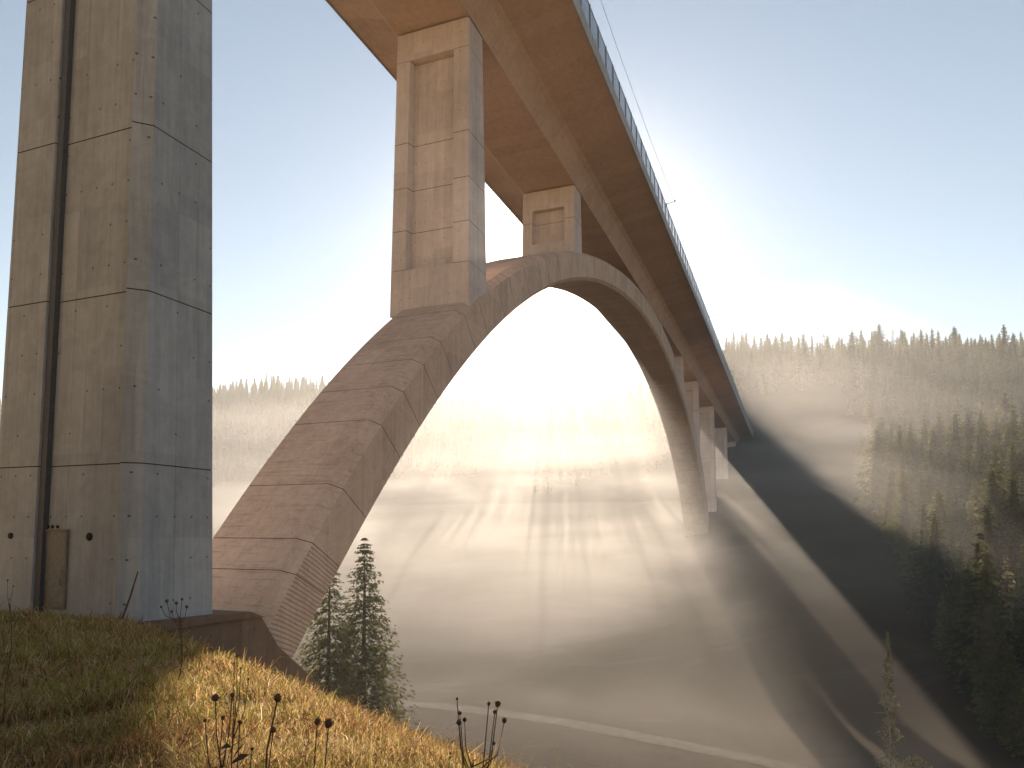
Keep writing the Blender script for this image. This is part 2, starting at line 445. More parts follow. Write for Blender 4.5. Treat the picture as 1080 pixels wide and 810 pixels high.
EXT_S = np.array([1.10, 1.154, 1.316, 1.514, 1.653, 1.776, 1.953, 2.06, 2.266, 2.646, 3.0, 3.41, 3.97, 4.21, 4.54, 4.98, 5.43, 5.95, 6.58, 7.06, 7.53, 7.99, 8.41, 8.75, 9.0, 9.3])
EXT_Z = np.array([-.215, -.154, .03, .274, .385, .496, .634, .725, .853, 1.08, 1.245, 1.401, 1.555, 1.61, 1.665, 1.704, 1.712, 1.683, 1.600, 1.49, 1.335, 1.153, .94, .72, .50, .16])
INT_S = np.array([1.241, 1.393, 1.502, 1.896, 2.121, 2.281, 2.675, 2.987, 3.21, 3.55, 3.96, 4.34, 4.84, 5.42, 6.14, 6.56, 7.11, 7.59, 7.93, 8.33, 8.63, 8.99, 9.3])
INT_Z = np.array([-.263, -.09, .02, .384, .575, .69, .92, 1.08, 1.185, 1.298, 1.405, 1.474, 1.535, 1.549, 1.486, 1.415, 1.256, 1.085, .945, .702, .472, .10, -.33])
pe = np.polynomial.Polynomial.fit(EXT_S, EXT_Z, 7); pi_ = np.polynomial.Polynomial.fit(INT_S, INT_Z, 7)
def ez(s): return float(pe(s/T))*T
def iz(s): return float(pi_(s/T))*T
# near pier
def front_y(u, v):
    d = along(u, v, 1.); p = d*((S1-1.97-.01622*60)/(d.x*SD+d.y*CD)); return xy2st(p.x, p.y)[1]
YL = (front_y(35.5, 560)-TC)/(4.55+.01256*60)
print('YL', YL)
jz = [3.55, 12.9, 22.15, 31.4, 40.5, 49.5]
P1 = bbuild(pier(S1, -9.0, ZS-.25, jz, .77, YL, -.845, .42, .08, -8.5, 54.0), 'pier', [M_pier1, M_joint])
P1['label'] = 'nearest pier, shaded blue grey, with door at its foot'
def on_front(u, v, rec=.42):
    # point on the front face of the near pier for a survey direction
    s = S1-1.97-.01622*60+rec; d = along(u, v, 1.); k = s/(d.x*SD+d.y*CD); p = d*k
    a, b = xy2st(p.x, p.y); return a, b, p.z
mb = MB(); W0 = lambda z: 4.55+.01256*(ZS-z); D0 = lambda z: 1.97+.01622*(ZS-z)
mb.loft([[(S1-D0(z)+.10, TC+W0(z)*YL-.10, z), (S1-D0(z)+.10, TC+W0(z)*YL-.52, z), (S1-D0(z)+.44, TC+W0(z)*YL-.52, z), (S1-D0(z)+.44, TC+W0(z)*YL-.10, z)] for z in (-8.4, 10., 30., 53.8)])
bbuild(mb, 'groove_strip', [plain('dark_groove_strip', (.075, .075, .082), .6)], P1)  # dark strip added along the groove to give it a dark band
a, b, z0d = on_front(68.5, 640); a2, b2, z1d = on_front(43.5, 561)
dm = MB(); dm.box((a-.02, (b+b2)/2, (z0d+z1d)/2), (.12, abs(b2-b), z1d-z0d))
door = bbuild(dm, 'door', [M_door], P1)
fm = MB(); W_ = abs(b2-b)
for yy, zz, sy, sz in ((b-.07, (z0d+z1d)/2, .13, z1d-z0d+.26), (b2+.07, (z0d+z1d)/2, .13, z1d-z0d+.26), ((b+b2)/2, z1d+.07, W_, .13), ((b+b2)/2, z0d-.07, W_, .13)):
    fm.box((a-.05, yy, zz), (.16, sy, sz))
bbuild(fm, 'frame', [plain('door_frame', (.17, .155, .13), .7)], door)
hm = MB(); hm.tube([(a-.1, b+.25, z0d+2.0), (a-.16, b+.25, z0d+2.0), (a-.16, b+.28, z0d+1.2), (a-.1, b+.28, z0d+1.2)], .03, 6); bbuild(hm, 'handle', [M_steel], door)
for (u, v, r, rec) in ((11, 565, .17, 0.), (94, 566, .22, .42), (50.5, 555.5, .09, .42), (55, 555.5, .09, .42), (60.5, 555.5, .09, .42)):
    x_, y_, z_ = on_front(u, v, rec); vm = MB(); vm.tube([(x_+.05, y_, z_), (x_-.018-.02*(rec == 0), y_, z_)], r, 14); bbuild(vm, 'vent_hole', [M_hole], P1)

def arch_pier(k, joints, base=None):
    s = S1+SP*k
    zb = base if base is not None else min(ez(s-2.6), ez(s+2.6))-.6
    top = ZS-.25
    plinth = 3.2 if k == 1 else 1.2
    rz0 = max(ez(s-2.5), ez(s+2.5) if k < 4 else ez(s-2.5))+.6 if base is None else base+2
    if k == 1: rz0 = ez(s-2.2)+4.3
    return bbuild(pier(s, zb, top, joints, .12, .62, -.60, 1.05, .22, rz0, ZS-3.6), 'pier', [M_pier, M_joint])
arch_pier(1, [54.1, 44.3, 39., 34., 29.4]); arch_pier(2, [52., ]); arch_pier(4, [55.]); arch_pier(5, [55., 48.]); arch_pier(6, [55., 46., 37.])
def at_s(s, zb):
    return bbuild(pier(s, zb, ZS-.25, list(np.arange(zb+6, ZS-3, 9.2)), .12, .62, -.60, 1.05, .22, zb+3, ZS-3.6), 'pier', [M_pier, M_joint])
for s in (343., 416., 486.):
    x_, y_ = st2xy(s, TC); at_s(s, float(ground(x_, y_))-9)
# bearings on the pier tops
for s in (S1, S1+SP, S1+2*SP, S1+4*SP, S1+5*SP, S1+6*SP, 343., 416., 486.):
    for t in (TC-3.1, TC+3.1):
        mb = MB(); mb.box((s, t, ZS-.122), (1.3, 1.3, .25)); bbuild(mb, 'bearing', [M_joint])

# arch ---------------------------------------------------------------
tr_, tl_ = 31.9, 41.3
NS = 150
uu = np.linspace(0, 1, NS); se = 1.10*T+(9.27-1.10)*T*uu
dl = np.interp(uu, [0, .1, .25, .45, .55, .8, 1.], [.135, .115, .06, 0, -.0, -.02, -.05])*T
rings = []; mats = []; uvs = []; L = 0.; pc = None; nxt = 1.2
def aring(s_e, s_i, ins=0.):
    zt = ez(s_e)-ins; zb = iz(s_i)+ins; dx = (s_i-s_e)
    def P(t, f): return (s_e+dx*f, t, zt+(zb-zt)*f)
    h = math.hypot(dx, zt-zb); c = .95
    return [P(tr_+c, 0), P(tl_-c, 0), P(tl_-ins, c*.75/h), P(tl_-ins, 1-.5/h), P(tl_-.5, 1), P(tr_+.5, 1), P(tr_+ins, 1-.5/h), P(tr_+ins, c*.75/h)]
for i in range(NS):
    c_ = Vector((se[i], 0, ez(se[i]))); 
    if pc is not None: L += (c_-pc).length
    pc = c_
    if L > nxt-.3 and i not in (0, NS-1) and i > 1:
        for dd, ins, m in ((-.03, 0., 1), (-.03, .05, 1), (.03, .05, 1), (.03, 0., 0)):
            sl_ = Vector((1, 0, (ez(se[i]+.1)-ez(se[i]-.1))/.2)).normalized().x
            rings.append(aring(se[i]+dd*sl_, se[i]+dl[i]+dd*sl_, ins)); mats.append(m); uvs.append(L+dd)
        nxt = (8.6 if nxt < 2 else nxt+5.6)
        if nxt == 8.6: nxt = 8.6
    else:
        rings.append(aring(se[i], se[i]+dl[i])); mats.append(0); uvs.append(L)
mb = MB(); mb.loft(rings, mats)
arch = bbuild(mb, 'arch', [M_arch, M_joint])
uvl = arch.data.uv_layers.new(name='UVMap'); nr = 8
for poly in arch.data.polygons:
    for li in poly.loop_indices:
        vi = arch.data.loops[li].vertex_index; co = arch.data.vertices[vi].co
        uvl.data[li].uv = (uvs[min(vi//nr, len(uvs)-1)], co.y)

# springing blocks
def block(poly, t0, t1, name='foundation'):
    mb = MB(); mb.loft([[(s, t0, z) for s, z in poly], [(s, t1, z) for s, z in poly]]); return mb
mb = block([(24.5, -5.35), (33.2, -5.35), (36.9, -5.45), (38.6, -7.6), (42.8, -10.7), (44.2, -12.2), (45.6, -24), (24.5, -24)], 31.4, 42.6)
mb.loft([[(s, t, z) for s, z in [(26.4, -5.347), (26.4, -4.72), (35.6, -5.0), (37.1, -5.52), (36.6, -5.452), (33.0, -5.347)]] for t in (31.15, 42.9)])
fo = bbuild(mb, 'foundation', [concrete('footing_concrete', (.13, .085, .06), (.24, .17, .125))])
x_, y_ = st2xy(300., TC); gz = float(ground(x_, y_))
mb = block([(300, -15.), (306, -14.), (312, -2), (318, -4), (320, -24), (294, -26)], 31.0, 42.2); bbuild(mb, 'foundation', [M_pier])
# far abutment with wing walls
mb = MB(); mb.box((552, TC-.6, 50.), (12, 26.6, 24.5)); mb.box((545.5, 31.0, 55.5), (1.2, 2.2, 7.)); mb.box((545.5, 43.4, 55.5), (1.2, 2.2, 7.))
bbuild(mb, 'abutment', [M_pier])

# ------------------------------------------------------------------ trees
def spruce_mesh(seed, h, lev, nb, cl, rad=.17, droop=.35, sc=1., top=.0, start=.10, gap=.0):
    """Crown as many small drooping sprays: (N,4,3)."""
    r = np.random.default_rng(seed); Q = []
    for i in range(lev):
        f = (i+r.uniform(-.4, .4))/lev; z = h*(start+(1-start)*f**.95)
        env = rad*h*(1-f)**.85*(.55+.45*min(1, (f+.02)*6))+.012*h
        for b in range(max(3, int(nb*(1-.5*f)))):
            if r.random() < gap: continue
            az = r.uniform(0, 2*math.pi); ln = env*r.uniform(.55, 1.12)
            d = np.array([math.cos(az), math.sin(az), 0.]); side = np.array([-d[1], d[0], 0])
            k = max(2, int(cl*(.35+ln/(rad*h))))
            u = r.uniform(.15, 1.0, k)**.8
            sag = -droop*ln*u**1.4+(.18*ln*u**3)
            wd = (.16+.5*(1-u))*.42*ln
            c = d*(ln*u)[:, None]+side*(r.uniform(-1, 1, k)*wd)[:, None]; c[:, 2] = z+sag+r.normal(0, .05*ln+.03, k)
            sz = sc*(.20+.028*h*(.4+.6*(1-f)))*r.uniform(.55, 1.15, k)
            ax = d*.75+side*r.uniform(-.8, .8, k)[:, None]+np.array([0, 0, 1.])*r.uniform(-1.0, -.1, k)[:, None]
            ax /= np.linalg.norm(ax, axis=1)[:, None]
            bx = np.cross(ax, r.normal(0, 1, (k, 3))); bx /= np.linalg.norm(bx, axis=1)[:, None]
            A = ax*(sz*.75)[:, None]; B = bx*(sz*.30)[:, None]
            Q.append(np.stack([c-A*.8-B*.5, c-A*.1-B, c+A, c-A*.1+B], 1))
    k = 6
    Q.append(np.stack([np.array([[-.05, 0, h*.93], [0, .04, h*.93], [.0, 0, h*1.02], [.05, 0, h*.93]])], 0))
    return np.concatenate(Q, 0)
def leafy_mesh(seed, h, n, env, sz):
    r = np.random.default_rng(seed); C = []
    while len(C) < n:
        z = r.uniform(.1, 1.); e = env(z, r)*h
        if e <= 0: continue
        a = r.uniform(0, 2*math.pi); rr = e*math.sqrt(r.uniform(.1, 1)); C.append((rr*math.cos(a), rr*math.sin(a), z*h))
    c = np.array(C); k = len(c); ax = r.normal(0, 1, (k, 3)); ax /= np.linalg.norm(ax, axis=1)[:, None]
    bx = np.cross(ax, r.normal(0, 1, (k, 3))); bx /= np.linalg.norm(bx, axis=1)[:, None]
    s_ = sz*r.uniform(.5, 1.2, k); A = ax*s_[:, None]; B = bx*(s_*.6)[:, None]
    return np.stack([c-A, c-B, c+A, c+B], 1)
def trunk_mesh(h, r0, lean=.0, mat=M_bark, limbs=0, seed=0):
    rr = random.Random(seed); mb = MB()
    mb.tube([(lean*h*u*u, 0, h*u-.6*(u == 0)) for u in (0, .15, .4, .7, .97)], [r0*1.25, r0, r0*.75, r0*.42, r0*.08], 8)
    for k in range(limbs):
        u = rr.uniform(.15, .85); a = rr.uniform(0, 6.28); ln = h*.14*(1-u)+.4
        p = Vector((lean*h*u*u, 0, h*u)); d = Vector((math.cos(a), math.sin(a), rr.uniform(-.25, .25)))
        mb.tube([p, p+d*ln*.5, p+d*ln+Vector((0, 0, -.1*ln))], [r0*.28*(1-u)+.02, r0*.16*(1-u)+.015, .01], 5, cap=False)
    return mb.mesh('trunk', mat)

def core(h, r):  # solid cone added inside crowns to block light coming through them
    n = 6; out = []
    for (z0, r0, z1, r1) in ((.04*h, r*.75, .45*h, r*.55), (.45*h, r*.55, .93*h, .012*h)):
        for k in range(n):
            a, b = 2*math.pi*k/n, 2*math.pi*(k+1)/n
            out.append([(r0*math.cos(a), r0*math.sin(a), z0), (r0*math.cos(b), r0*math.sin(b), z0), (r1*math.cos(b), r1*math.sin(b), z1), (r1*math.cos(a), r1*math.sin(a), z1)])
    return np.array(out)
VAR = []
for k in range(7):
    h = 26.
    rad = (.17, .21, .16, .23, .19, .15, .25)[k]
    cm = quads_mesh('crown', np.concatenate([spruce_mesh(20+k, h, 40, 15, 11, rad=rad, droop=(.3, .42, .25, .38, .5, .3, .34)[k], sc=.86, start=.06, gap=.16), core(h, rad*h*.42)], 0), mats=[M_spruce])
    VAR.append((cm, trunk_mesh(h, .30, 0, M_bark, 10, k)))
GOLD = []
for k in range(3):
    cm = quads_mesh('crown', spruce_mesh(60+k, 26., 34, 9, 6, rad=.15, droop=.15, sc=1., start=.16, gap=.22), mats=[M_gold])
    GOLD.append((cm, trunk_mesh(26., .27, 0, M_bark, 12, 40+k)))

def tree(name, x, y, h, var, label, cat, group=None, base=26., z=None, wide=1.):
    z = float(ground(x, y)) if z is None else z
    e = empty(name, (x, y, z), R.uniform(0, 6.28)); k = h/base; e.scale = (k*wide, k*wide, k)
    tag(e, label, cat, group)
    for nm, me_ in (('crown', var[0]), ('trunk', var[1])):
        c = bpy.data.objects.new(nm, me_); COL.objects.link(c); c.parent = e
    return e

def scatter(n, x0, x1, y0, y1, dmin):
    cell = {}; out = []
    xs = R.uniform(x0, x1, n); ys = R.uniform(y0, y1, n)
    for x, y in zip(xs, ys):
        d = dmin(y); ci = (int(x//12), int(y//12)); ok = True
        for a in (-1, 0, 1):
            for b in (-1, 0, 1):
                for px, py in cell.get((ci[0]+a, ci[1]+b), ()):
                    if (px-x)**2+(py-y)**2 < d*d: ok = False; break
                if not ok: break
            if not ok: break
        if ok: cell.setdefault(ci, []).append((x, y)); out.append((x, y))
    return out

def wooded(x, y):
    s, t = xy2st(x, y); sp = s+min(max(.35*(x-40), 0), 42)
    az = x/max(y, 1)
    if az > .90 or az < -.85: return False
    edge = .485+.012*math.sin(y*.09)+.01*math.sin(y*.031+1)
    if sp > 640 and y > 520: return True
    if t < -32 and az > edge-.00 and sp > 176: return True
    if t < -95-20*math.sin(s*.02) and sp > 420: return True
    if t > 75 and sp > 470+70*math.sin(t*.021+1)*math.sin(t*.057): return True
    return False
pts0 = [p for p in scatter(9000, 50, 330, 110, 335, lambda y: 5.6) if wooded(*p)]
pts = [(x, y) for x, y in scatter(16000, -900, 1000, 110, 1250, lambda y: 4.6 if y < 330 else (6.0 if y < 600 else 7.5)) if wooded(x, y) and y >= 335]+pts0
P = []
for x, y in pts:
    h = float(np.clip(R.normal(25.5, 5.5)+4.*math.sin(x*.031+y*.017)*math.sin(y*.023-x*.011), 9, 38))
    if y < 200: h *= .98
    P.append((x, y, h))
def vis(p):
    x, y, h = p; u = 540+F*x/y; 
    return (-30 < u < 1110)
P = [p for p in P if vis(p)]
P.sort(key=lambda p: -p[2]/p[1]*(1 if p[0]/p[1] > .3 else .25))
near = P[:285]; far = P[285:]
LBL = {'lit': ('spruce with sunlit upper crown among the misty forest on the right slope', 'sunlit spruces on the right slope'),
       'dark': ('dark shaded spruce in the forest at the lower right', 'shaded spruces at the lower right'),
       'gold': ('pale yellowish sunlit larch standing among the dark spruces', 'pale larches among the spruces')}
for i, (x, y, h) in enumerate(near):
    az = x/y; zt = float(ground(x, y))+h
    if R.random() < .17 and y > 150: tree('larch_tree', x, y, h*.98, GOLD[i % 3], *[LBL['gold'][0], 'tree', LBL['gold'][1]])
    else:
        kind = 'lit' if 560-F*zt/y < 555 else 'dark'
        tree('spruce_tree', x, y, h, VAR[int(R.integers(7))], LBL[kind][0], 'tree', LBL[kind][1], wide=R.uniform(1.0, 1.5))
# far forest: one mass
lows = []
for k in range(6): lows.append(np.concatenate([spruce_mesh(90+k, 25., 16, 6, 3, rad=(.12, .15, .2, .16, .24, .14)[k], droop=.3, sc=2.0, start=.05), core(25., (1.9, 2.3, 3.1, 2.5, 3.6, 2.2)[k])], 0))
mids = [np.concatenate([spruce_mesh(120+k, 25., 26, 9, 6, rad=.19, droop=.35, sc=1.3, start=.06, gap=.05), core(25., 2.0)], 0) for k in range(5)]
Q = []
for i, (x, y, h) in enumerate(far):
    q0 = mids[int(R.integers(5))] if i < 450 else lows[int(R.integers(6))]; a = R.uniform(0, 6.28); ca, sa = math.cos(a), math.sin(a); k = h/25.; w = k*R.uniform(.9, 1.6)
    q1 = np.empty_like(q0); q1[..., 0] = (q0[..., 0]*ca-q0[..., 1]*sa)*w+x; q1[..., 1] = (q0[..., 0]*sa+q0[..., 1]*ca)*w+y; q1[..., 2] = q0[..., 2]*k+float(ground(x, y))
    Q.append(q1)
Q = np.concatenate(Q, 0)
print('FAR TREES', len(far), 'quads', len(Q))
fo = bpy.data.objects.new('forest', quads_mesh('forest', Q, mats=[M_spruce])); COL.objects.link(fo)
tag(fo, 'misty spruce forest covering the far slopes and ridge line', 'forest', kind='stuff')

# firs behind the arch foot, the lone trees on the valley floor
big = quads_mesh('crown', spruce_mesh(7, 30., 74, 24, 15, rad=.21, droop=.40, sc=.50, start=.02, gap=.0), mats=[M_spruce])
bigt = trunk_mesh(30., .36, 0, M_bark, 14, 77)
def at_px(u, v, Y):
    p = along(u, v, Y); return p.x, p.y, p.z
x_, y_, ztop = at_px(385, 566, 118); zg = float(ground(x_, y_)); tree('spruce_tree', x_, y_, ztop-zg, (big, bigt), 'tall hazy spruce rising just behind the foot of the arch', 'tree', base=30., wide=1.2)
x_, y_, ztop = at_px(348, 588, 108); zg = float(ground(x_, y_)); tree('spruce_tree', x_, y_, ztop-zg, (big, bigt), 'shorter dim spruce half hidden behind the arch foot', 'tree', base=30., wide=1.2)
def slim(z, r): return max(.012, .050+.024*math.sin(z*33+1.2)+.016*math.sin(z*71))*(1 if z > .15 else .3)*(1.15-.6*z)*max(0., 1-z**5)
SL = (quads_mesh('crown', leafy_mesh(5, 20., 1500, slim, .20), mats=[M_birch]), trunk_mesh(20., .14, .01, M_bark_pale, 8, 9))
x_, y_, zt = at_px(936, 667, 118); zg = float(ground(x_, y_)); tree('birch_tree', x_, y_, zt-zg, SL, 'slender pale sunlit birch standing alone in the bright shaft', 'tree', base=20.)
def rnd(z, r): return .30*math.sin(math.pi*min(1, z))**.6
RB = (quads_mesh('crown', leafy_mesh(6, 10., 1800, rnd, .17), mats=[M_birch]), trunk_mesh(9., .14, .02, M_bark_pale, 8, 10))
x_, y_, zt = at_px(966, 797, 96); zg = float(ground(x_, y_)); tree('birch_tree', x_, y_, zt-zg, RB, 'low round pale bush at the bottom edge right of the slender birch', 'tree', base=10.)
BU = (quads_mesh('crown', leafy_mesh(8, 5., 900, lambda z, r: .42*math.sin(math.pi*z)**.5, .11), mats=[M_gold]), trunk_mesh(4.5, .07, .05, M_bark, 8, 11))
x_, y_ = st2xy(48., 33.); tree('bush', x_, y_, 4.6, BU, 'small leafy bush beside the right end of the arch foundation', 'bush', base=5., z=float(ground(x_, y_)))

# ------------------------------------------------------------------ foreground grass
N = 330000
az = R.uniform(-.92, .42, N); rr = 2.6*np.exp(R.uniform(0, 1, N)**.9*math.log(62/2.6)); Yb = rr; Xb = az*rr
clump = lump(Xb, Yb, 1.1, 3.)+.7*lump(Xb, Yb, .35, 8.)
keep = R.uniform(-1.4, 1.2, N) < clump+.55
S_, T_ = xy2st(Xb, Yb)
keep &= ~((S_ > 24.6) & (S_ < 45) & (T_ > 31.2) & (T_ < 45))
Xb, Yb, clump = Xb[keep], Yb[keep], clump[keep]; N = len(Xb); Zb = ground(Xb, Yb)-.02
dist = np.hypot(Xb, Yb)
hgt = R.uniform(.08, .36, N)*np.clip(1+.75*clump, .3, 2.2)*np.clip(.75+dist*.012, .75, 1.3); wid = (.0022+.00050*dist)*R.uniform(.7, 1.4, N)
tall = R.uniform(0, 1, N) < .045; hgt[tall] *= 1.7; wid[tall] *= .8
aa = R.uniform(0, 2*np.pi, N); lean = R.uniform(.25, 1.25, N)
dx, dy = np.cos(aa), np.sin(aa); ba = aa+R.normal(math.pi/2, .5, N); sx, sy = np.cos(ba)*wid, np.sin(ba)*wid
def P3(f, g): return np.stack([Xb+dx*hgt*lean*g, Yb+dy*hgt*lean*g, Zb+hgt*f], -1)
W = np.stack([sx, sy, np.zeros(N)], -1)
p0, p1, p2, p3 = P3(0, 0), P3(.55, .22), P3(.85, .6), P3(.80, 1.05)
Q = np.concatenate([np.stack([p0-W, p0+W, p1+W*.85, p1-W*.85], 1), np.stack([p1-W*.85, p1+W*.85, p2+W*.55, p2-W*.55], 1), np.stack([p2-W*.55, p2+W*.55, p3+W*.1, p3-W*.1], 1)], 0)
pal = np.array([(.40, .28, .12), (.50, .37, .18), (.34, .30, .085), (.23, .225, .055), (.30, .145, .065), (.56, .47, .30), (.19, .105, .055)])
patch = lump(Xb, Yb, 2.6, 6.)+.5*lump(Xb, Yb, .8, 1.); pr = lump(Xb, Yb, 2.7, 2.5)+.6*lump(Xb, Yb, .9, 5.)
wts = np.stack([np.full(N, .26), np.full(N, .2), .12+.6*np.maximum(patch, 0), .03+.5*np.maximum(patch, 0), .03+.6*np.maximum(pr, 0), np.full(N, .07), .08+.15*np.maximum(pr, 0)], 1)
cw = np.cumsum(wts/wts.sum(1, keepdims=True), 1); idx = (R.uniform(0, 1, N)[:, None] > cw).sum(1)
cb = pal[np.clip(idx, 0, 6)]*R.uniform(.75, 1.25, (N, 1))
go = bpy.data.objects.new('grass', quads_mesh('grass', Q, mats=[M_grass], cols=np.concatenate([cb, cb, cb], 0))); COL.objects.link(go)
tag(go, 'dry autumn grass covering the foreground slope', 'grass', kind='stuff')
print('GRASS', N)

# ------------------------------------------------------------------ dried weeds
def head(mb, p, r, spiky=True):
    mb.ball(p, r, 6, 9, (1, 1, 1.08), .16)
    p = Vector(p)
    for k in range(26):
        d = Vector((random.gauss(0, 1), random.gauss(0, 1), random.gauss(.2, 1))).normalized(); e = d.orthogonal().normalized()*r*.16
        mb.add([p+d*r*.8-e, p+d*r*.8+e, p+d*r*random.uniform(1.1, 1.45)], [(0, 1, 2)])
def weed(name, heads, base_uv, Y, label, cat='wildflower', group=None, leafy=6, r0=.005, mat=M_weed):
    """heads: (u, v, depth offset, radius m); the stem is rooted in the ground below base_uv."""
    b = along(base_uv[0], base_uv[1], Y); gz = float(ground(b.x, b.y)); root = Vector((b.x, b.y, gz-.03))
    e = empty(name, root); tag(e, label, cat, group)
    hp = [along(u, v, Y+dy) for u, v, dy, r in heads]
    cen = sum(hp, Vector())/len(hp); H = cen.z-root.z
    bow = Vector((random.uniform(-.10, .10), random.uniform(-.06, .06), 0))*H
    def stem_at(u): return root.lerp(cen, u)+bow*(4*u*(1-u))+Vector((.012*math.sin(u*9+H*7), 0, 0))*H
    zt = .97 if len(hp) == 1 else .86
    fork = stem_at(zt) if len(hp) > 1 else hp[0]
    st = MB(); n_ = 9
    P_ = [stem_at(zt*i/n_) for i in range(n_)]+[fork]
    st.tube(P_, [r0*(1-.35*i/n_) for i in range(n_+1)], 6)
    if len(hp) > 1:
        for p in hp:
            u = zt*random.uniform(.80, .99); q = stem_at(u)
            if q.z > p.z-.02: q = stem_at(max(.1, u-(q.z-p.z+.06)/H))
            m_ = q.lerp(p, .5)+Vector(((p.x-q.x)*.30, 0, -.10*abs(p.x-q.x)-.005)); st.tube([q, q.lerp(m_, .5), m_, p], [r0*.6, r0*.52, r0*.45, r0*.4], 5)
    for k in range(random.randint(2, 4)):       # bare side twigs
        q = stem_at(random.uniform(.35, .8)); d = Vector((random.choice((-1, 1))*random.uniform(.4, 1), random.uniform(-.5, .5), random.uniform(.6, 1.3)))*random.uniform(.06, .16)
        st.tube([q, q+d*.5+Vector((0, 0, -.01)), q+d], [r0*.45, r0*.35, r0*.22], 4)
    for k in range(leafy):
        u = random.uniform(.1, .9); q = stem_at(u*.9); a = random.uniform(0, 6.28); d = Vector((math.cos(a), math.sin(a), random.uniform(.1, .9)))*random.uniform(.04, .10)
        s_ = d.orthogonal().normalized()*random.uniform(.006, .016); st.add([q, q+d*.5+s_, q+d+Vector((0, 0, -.02)), q+d*.5-s_], [(0, 1, 2, 3)])
    st.build('stem', [mat], e, root)
    for (u, v, dy, r), p in zip(heads, hp):
        hm_ = MB(); head(hm_, p, r*.66); hm_.build('seed_head', [M_weed], e, root)
    return e
weed('dried_knapweed', [(334.7, 761, .0, .0165), (346.5, 763, -.05, .021)], (306, 850), 2.5, 'dried stalk with two large round dark seed heads side by side at the bottom')
weed('dried_knapweed', [(293, 736, 0, .020)], (322, 850), 2.7, 'dried stalk with one big dark seed head, left of the twin headed stalk')
weed('dried_knapweed', [(288, 770, 0, .015), (266, 790, .1, .009)], (292, 860), 2.6, 'short dried stalk with one oval seed head below the big dark head')
weed('dried_knapweed', [(525, 742.5, 0, .0165), (515.6, 742, .1, .011), (522, 751, .05, .012), (532, 760, -.03, .014), (520.6, 784, 0, .010)], (478, 860), 2.8, 'dried stalk with five small seed heads, rightmost on the grassy brow')
weed('dried_knapweed', [(484, 762, 0, .017), (490, 759, .1, .012), (485, 752, .05, .011), (482, 737, .1, .008)], (487, 860), 2.9, 'dried stalk with a cluster of four seed heads, second from right on the brow')
weed('dried_knapweed', [(227, 736, 0, .018), (245, 733, .05, .012), (235, 757, .1, .012), (253, 762, 0, .011), (216, 760, 0, .009)], (232, 850), 2.6, 'bushy dried weed with ragged dark heads at the edge of the sunlit grass', leafy=26)
weed('dried_knapweed', [(250, 692, 0, .007), (247, 700, .02, .006), (254, 705, .02, .006), (262, 716, .05, .006)], (251, 850), 2.8, 'tall thin dry stem rising above the bright grass in front of the foundation', leafy=14, r0=.0035)
weed('dried_knapweed', [(176, 634, 0, .05), (186, 636, .2, .045), (192, 632, .3, .04), (197, 640, .1, .045), (181, 645, 0, .04), (170, 640, 0, .035)], (184, 668), 14.5, 'dark branching weed standing before the blue grey side of the nearest pier', leafy=10, r0=.014)
weed('dried_knapweed', [(8, 612, 0, .02), (14, 618, .1, .016)], (6, 668), 11, 'thin weed before the left edge of the nearest pier', leafy=8, r0=.007)
for k in range(46):
    azm = random.uniform(-.70, -.03); Y = random.uniform(3.2, 13.)
    x_ = azm*Y; gz = float(ground(x_, Y)); hh = random.uniform(.35, .75)
    u = 540+F*azm; vb = 560-F*gz/Y; vt = 560-F*(gz+hh)/Y
    hs = [(u+random.uniform(-26, 26)*4/Y, vt+random.uniform(-4, 40)*4/Y, 0, random.uniform(.006, .013)) for _ in range(random.randint(1, 4))]
    weed('dried_stalk', hs, (u+random.uniform(-8, 8), vb), Y, 'thin dried brown stalk with tiny seed heads among the foreground grass', 'wildflower', 'thin dried stalks scattered over the grass', leafy=9, r0=.0036, mat=random.choice((M_weed, M_weed, M_weedpale)))
# stick leaning on the pier corner
p1 = along(145.5, 603, 36.6); b1 = along(126, 662, 34.2); gz = float(ground(b1.x, b1.y))
mb = MB(); b1.z = gz-.1; mb.tube([b1, b1.lerp(p1, .5)+Vector((.04, 0, 0)), p1], [.05, .045, .032], 7); o = mb.build('stick', [M_bark])
tag(o, 'long bare stick leaning against the corner of the nearest pier', 'stick')

SUN = (589, 272)
# ------------------------------------------------------------------ haze, sun, sky, camera
def air(name, box, dens, g, col, label):
    x0, x1, y0, y1, z0, z1 = box
    mb = MB(); mb.box(((x0+x1)/2, (y0+y1)/2, (z0+z1)/2), (x1-x0, y1-y0, z1-z0))
    m = NT(name+'_air'); v = m.new('ShaderNodeVolumePrincipled'); v.inputs['Color'].default_value = (*col, 1)
    v.inputs['Density'].default_value = dens; v.inputs['Anisotropy'].default_value = g
    m.l(v.outputs[0], m.out.inputs['Volume'])
    tag(mb.build(name, [m.m]), label, name, kind='stuff')
ZLOW = float(GZ.min())
air('haze', (-1560, 1560, -320, 1960, ZLOW-1., 300.), .00012, .40, (.87, .94, .96), 'thin morning haze over the whole valley')
air('mist', (-1540, 1540, -300, 1940, ZLOW-.9, 290.), .00005, .93, (.98, .97, .95), 'second thin haze volume added for the glow around the sun')  # forward scattering box, added to give the sun its compact glare
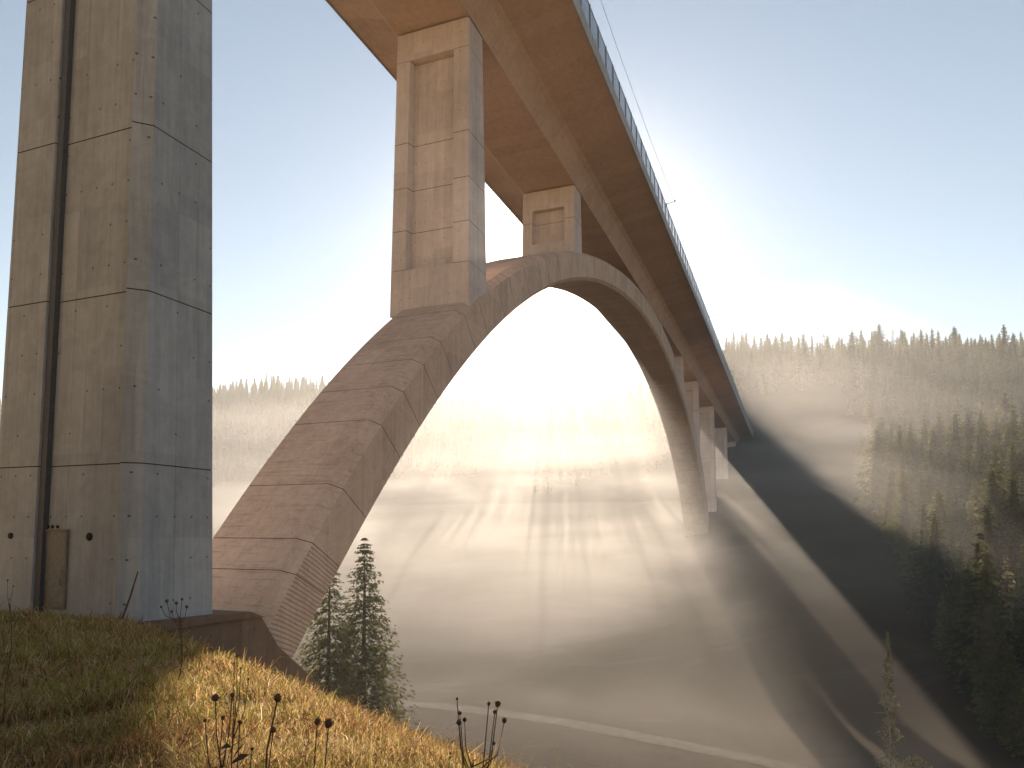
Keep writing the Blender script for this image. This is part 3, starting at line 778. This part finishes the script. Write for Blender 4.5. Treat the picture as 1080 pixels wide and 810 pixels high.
# fog lies in the valley: a long body whose top slopes up from the near bank
# built as nested bodies, each with a higher and thinner top than the one below
def fog_body(k, top, dens, g):
    e = 12 if k else 0
    prof = [(66+6*k+e, -48), (80+8*k+e, -28), (112+6*k+e, -8+.04*top), (175+e, -20+(top+20)*.62), (290+e, top), (600, top+10), (900, top+14), (900, -48)]
    mb = MB()
    mb.loft([[(*st2xy(min(s_+off*(s_ < 899), 896+.5*i), t), z) for i, (s_, z) in enumerate(prof)] for t, off in (((-900-10*k, 340), (-75, 100), (-15, 0), (900+10*k, 0)) if k else ((-900, 260), (-20, 0), (900, 0)))])
    m = NT('fog_air'); v = m.new('ShaderNodeVolumePrincipled'); v.inputs['Color'].default_value = (.95, .96, .945, 1)
    v.inputs['Density'].default_value = dens; v.inputs['Anisotropy'].default_value = g
    if k in (1, 2, 3):
        tc = m.new('ShaderNodeTexCoord').outputs['Object']
        nz = m.noise(m.mapping(tc, (.011, .011, .040)), 1., 5, .62, .8)
        m.l(m.math('MULTIPLY', m.smooth(nz, .36, .66), dens*2.2), v.inputs['Density'])
    m.l(v.outputs[0], m.out.inputs['Volume'])
    tag(fix_normals(mb.build('fog', [m.m])), ('low dense fog on the valley floor', 'pale fog drifting around the arch foot', 'fog reaching half way up the far slope', 'thin upper fog below the far ridge', 'faint upper mist before the ridge')[k], 'fog', kind='stuff')
for k, (top, dens) in enumerate(((12, .00028), (26, .00034), (45, .00026), (72, .00018), (100, .00023))): fog_body(k, top, dens, .60)

sd = along(SUN[0], SUN[1], 1.).normalized()
elev = math.asin(sd.z); azim = math.atan2(sd.x, sd.y)
L_ = bpy.data.lights.new('sun', 'SUN'); L_.energy = 5.0; L_.angle = math.radians(.53); L_.color = (1., .79, .61)
so = bpy.data.objects.new('sun', L_); COL.objects.link(so); so.rotation_euler = sd.to_track_quat('Z', 'Y').to_euler(); so.location = sd*500
w = bpy.data.worlds.new('World'); scene.world = w; w.use_nodes = True
nt = w.node_tree; bg = nt.nodes['Background']; sky = nt.nodes.new('ShaderNodeTexSky'); sky.sky_type = 'NISHITA'
sky.sun_disc = False; sky.sun_elevation = elev; sky.sun_rotation = azim; sky.altitude = 400; sky.air_density = 1.; sky.dust_density = .0; sky.ozone_density = .0
hs = nt.nodes.new('ShaderNodeHueSaturation'); hs.inputs['Hue'].default_value = .492; hs.inputs['Saturation'].default_value = .80; nt.links.new(sky.outputs[0], hs.inputs['Color']); nt.links.new(hs.outputs[0], bg.inputs[0]); bg.inputs[1].default_value = .060

cd = bpy.data.cameras.new('camera'); cam = bpy.data.objects.new('camera', cd); COL.objects.link(cam)
cam.location = (0, 0, 0); cam.rotation_euler = (math.pi/2+PIT, 0, 0)
cd.sensor_fit = 'HORIZONTAL'; cd.sensor_width = 36; cd.lens = F/1080*36; cd.shift_y = (VP-405)/1080; cd.clip_end = 6000; cd.clip_start = .05
scene.camera = cam
vs = scene.view_settings; vs.view_transform = 'Standard'; vs.look = 'None'; vs.exposure = 1.25; vs.gamma = 1; vs.use_curve_mapping = False
scene.render.engine = 'CYCLES'
cy = scene.cycles
cy.use_denoising = True; cy.max_bounces = 8; cy.diffuse_bounces = 3; cy.glossy_bounces = 2; cy.transmission_bounces = 4; cy.volume_bounces = 3; cy.transparent_max_bounces = 12
cy.sample_clamp_indirect = 6
